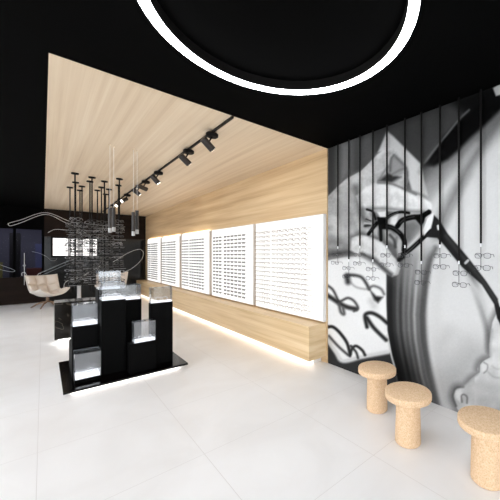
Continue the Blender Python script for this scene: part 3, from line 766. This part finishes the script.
lounge(1.62, 12.05, math.radians(-24), 'cream quilted lounge chair at right, half hidden behind the glass vitrines')
t = thing('side_table', 'round dark side table on a white column between the lounge chairs', 'table', (.80, 12.1, 0))
b = N(); lathe(b, [(.33, .575), (.34, .58), (.34, .597), (.33, .602)], .80, 12.1, 48); obj('table_top', b, M['black_gloss'], t, True)
b = N(); tube(b, [(.80, 12.1, .02), (.80, 12.1, .574)], .05, 20); obj('column', b, M['white'], t, True)
b = N(); lathe(b, [(.2, .001), (.2, .012), (.06, .022)], .80, 12.1, 32); obj('foot', b, M['white'], t, True)

# ------------------------------------------------------------------ screen on the back wall
Y = BY-.07
p0, p1 = on_y(51, 236.8, Y), on_y(97.6, 257.3, Y)
t = thing('wall_screen', 'wide black framed screen showing glasses on white', 'screen', ((p0.x+p1.x)/2, BY-.001, p1.z))
obj('screen_frame', box(N(), p0.x, p1.x, Y+.004, BY-.001, p1.z, p0.z), M['black'], t, bev=.003)
s0, s1 = on_y(52.9, 238, Y), on_y(97, 255.6, Y)
scr = obj('screen', box(N(), s0.x, s1.x, Y, Y+.0035, s1.z, s0.z), M['screen'], t)
W, H_ = s1.x-s0.x, s0.z-s1.z
b = N()
def bar(x0, x1, z0, z1): box(b, s0.x+x0*W, s0.x+x1*W, Y-.002, Y-.0003, s1.z+z0*H_, s1.z+z1*H_)
bar(0, .30, .615, .635); bar(.10, .115, .46, .62); bar(.10, .15, .45, .475); bar(.32, .66, .0, 1.0) if False else None
for k, (zz) in enumerate((.88, .72, .55, .38, .2)):
    bar(.22, .31, zz, zz+.03); bar(.36, .41, zz-.02, zz+.05); bar(.43, .50, zz-.03, zz+.04); bar(.68, .80, zz, zz+.035); bar(.84, .96, zz-.02, zz+.05)
bar(.325, .345, 0, 1); bar(.54, .565, 0, 1)
obj('picture', b, M['dark_frame'], t)

# ------------------------------------------------------------------ white line drawing on the back wall
YD = BY-.012
def px(pts, y=YD): return [tuple(on_y(u, v, y)) for u, v in pts]
def smooth3(p, k=5):
    p = [Vector(q) for q in p]; q = [2*p[0]-p[1]]+p+[2*p[-1]-p[-2]]; out = []
    for i in range(1, len(q)-2):
        for j in range(k):
            s = j/k; out.append(.5*((2*q[i])+(q[i+1]-q[i-1])*s+(2*q[i-1]-5*q[i]+4*q[i+1]-q[i+2])*s*s+(3*q[i]-q[i-1]-3*q[i+1]+q[i+2])*s**3))
    return out+[p[-1]]
lines = [([(84, 226), (74, 223), (65, 219.5), (54, 214.6), (45, 212.6), (35, 214.5), (22, 219.5), (10, 222.8), (8.2, 224.3), (11, 225.8), (22, 222.3), (35, 217), (45, 214.4), (54, 216.6), (64, 222), (76, 227)], .0095, 'line'),
         ([(84, 281), (100, 278), (116, 274.5), (130, 269.5), (140, 261.5), (143.5, 254), (141.5, 250), (137, 249.6), (128, 253), (118, 259), (113, 262)], .0095, 'line'),
         ([(39, 273.5), (52, 268), (66, 262), (82, 256)], .016, 'line_grey'), ([(40, 276), (54, 270), (68, 264), (84, 258)], .008, 'line_grey'),
         ([(63.5, 292), (64.5, 284), (68, 280.5), (78, 278), (90, 272), (100, 266)], .0095, 'line'), ([(66.5, 292), (67.5, 285), (71, 282), (82, 280)], .006, 'line_grey'),
         ([(-4, 263.5), (5, 266.5), (13, 269.5), (14.8, 271), (12, 271.8), (4, 270.5), (-4, 268)], .008, 'line_grey'),
         ([(24.3, 253), (24.3, 285)], .008, 'line'), ([(22, 276), (22, 273), (25, 272.6), (27, 275.5), (31, 277), (36, 276.5), (39, 273.5), (40.5, 274)], .008, 'line'),
         ([(32, 251.5), (40, 253.5), (47, 257), (51, 260.5), (55, 260.5), (57, 258.5)], .007, 'line_grey'), ([(48, 232.5), (55, 229.5), (66, 230), (78, 231)], .009, 'line')]
t = thing('line_drawing', 'thin white line drawing of giant spectacles across the dark back wall', 'wall decoration', (.8, BY-.001, 1.0))
for p, r, m in lines:
    b = N(); tube(b, smooth3(px(p)) if len(p) > 2 else px(p), r*.8, 6); obj('line', b, M[m], t, True)
b = N(); c = on_y(24.3, 265.5, YD); bmesh.ops.create_icosphere(b, subdivisions=2, radius=.035, matrix=Matrix.Translation(c)@Matrix.Diagonal((1, .28, 1, 1))); obj('dot', b, M['line_grey'], t, True)

# ------------------------------------------------------------------ daylight and added lamps out of view
wd = bpy.data.worlds.new('sky'); bpy.context.scene.world = wd; wd.use_nodes = True
bg = wd.node_tree.nodes['Background']; bg.inputs[0].default_value = (.93, .96, 1, 1); bg.inputs[1].default_value = 2.5
# ring lamps added for brightness, unseen, behind and left of the camera
for cx, cyy, rr, lb in ((-1.5, 4.2, .8, 'second ring lamp, added out of view over the left part of the shop'), (-1.2, -1.0, .8, 'third ring lamp, added out of view behind the viewer, near the shop front'), (-1.6, 8.6, .8, 'fourth ring lamp, added out of view over the far left part of the shop')):
    t = thing('ring_light', lb, 'ceiling light', (cx, cyy, HC))
    obj('housing', annulus(N(), cx, cyy, rr-.075, rr, 2.903, 2.979), M['black_metal'], t, True)
    obj('diffuser', annulus(N(), cx, cyy, rr-.078, rr+.003, 2.895, 2.9025), M['ring_added' if cyy > 0 else 'ring'], t, True)
ld = bpy.data.lights.new('added_back_fill', 'AREA'); ld.energy = 45; ld.size = 1.2  # unseen lamp added to brighten the made-up room behind the glass
lo = bpy.data.objects.new('added_back_fill', ld); C.objects.link(lo); lo.location = (-1, 14.3, 2.85)
bpy.context.scene.cycles.use_denoising = True
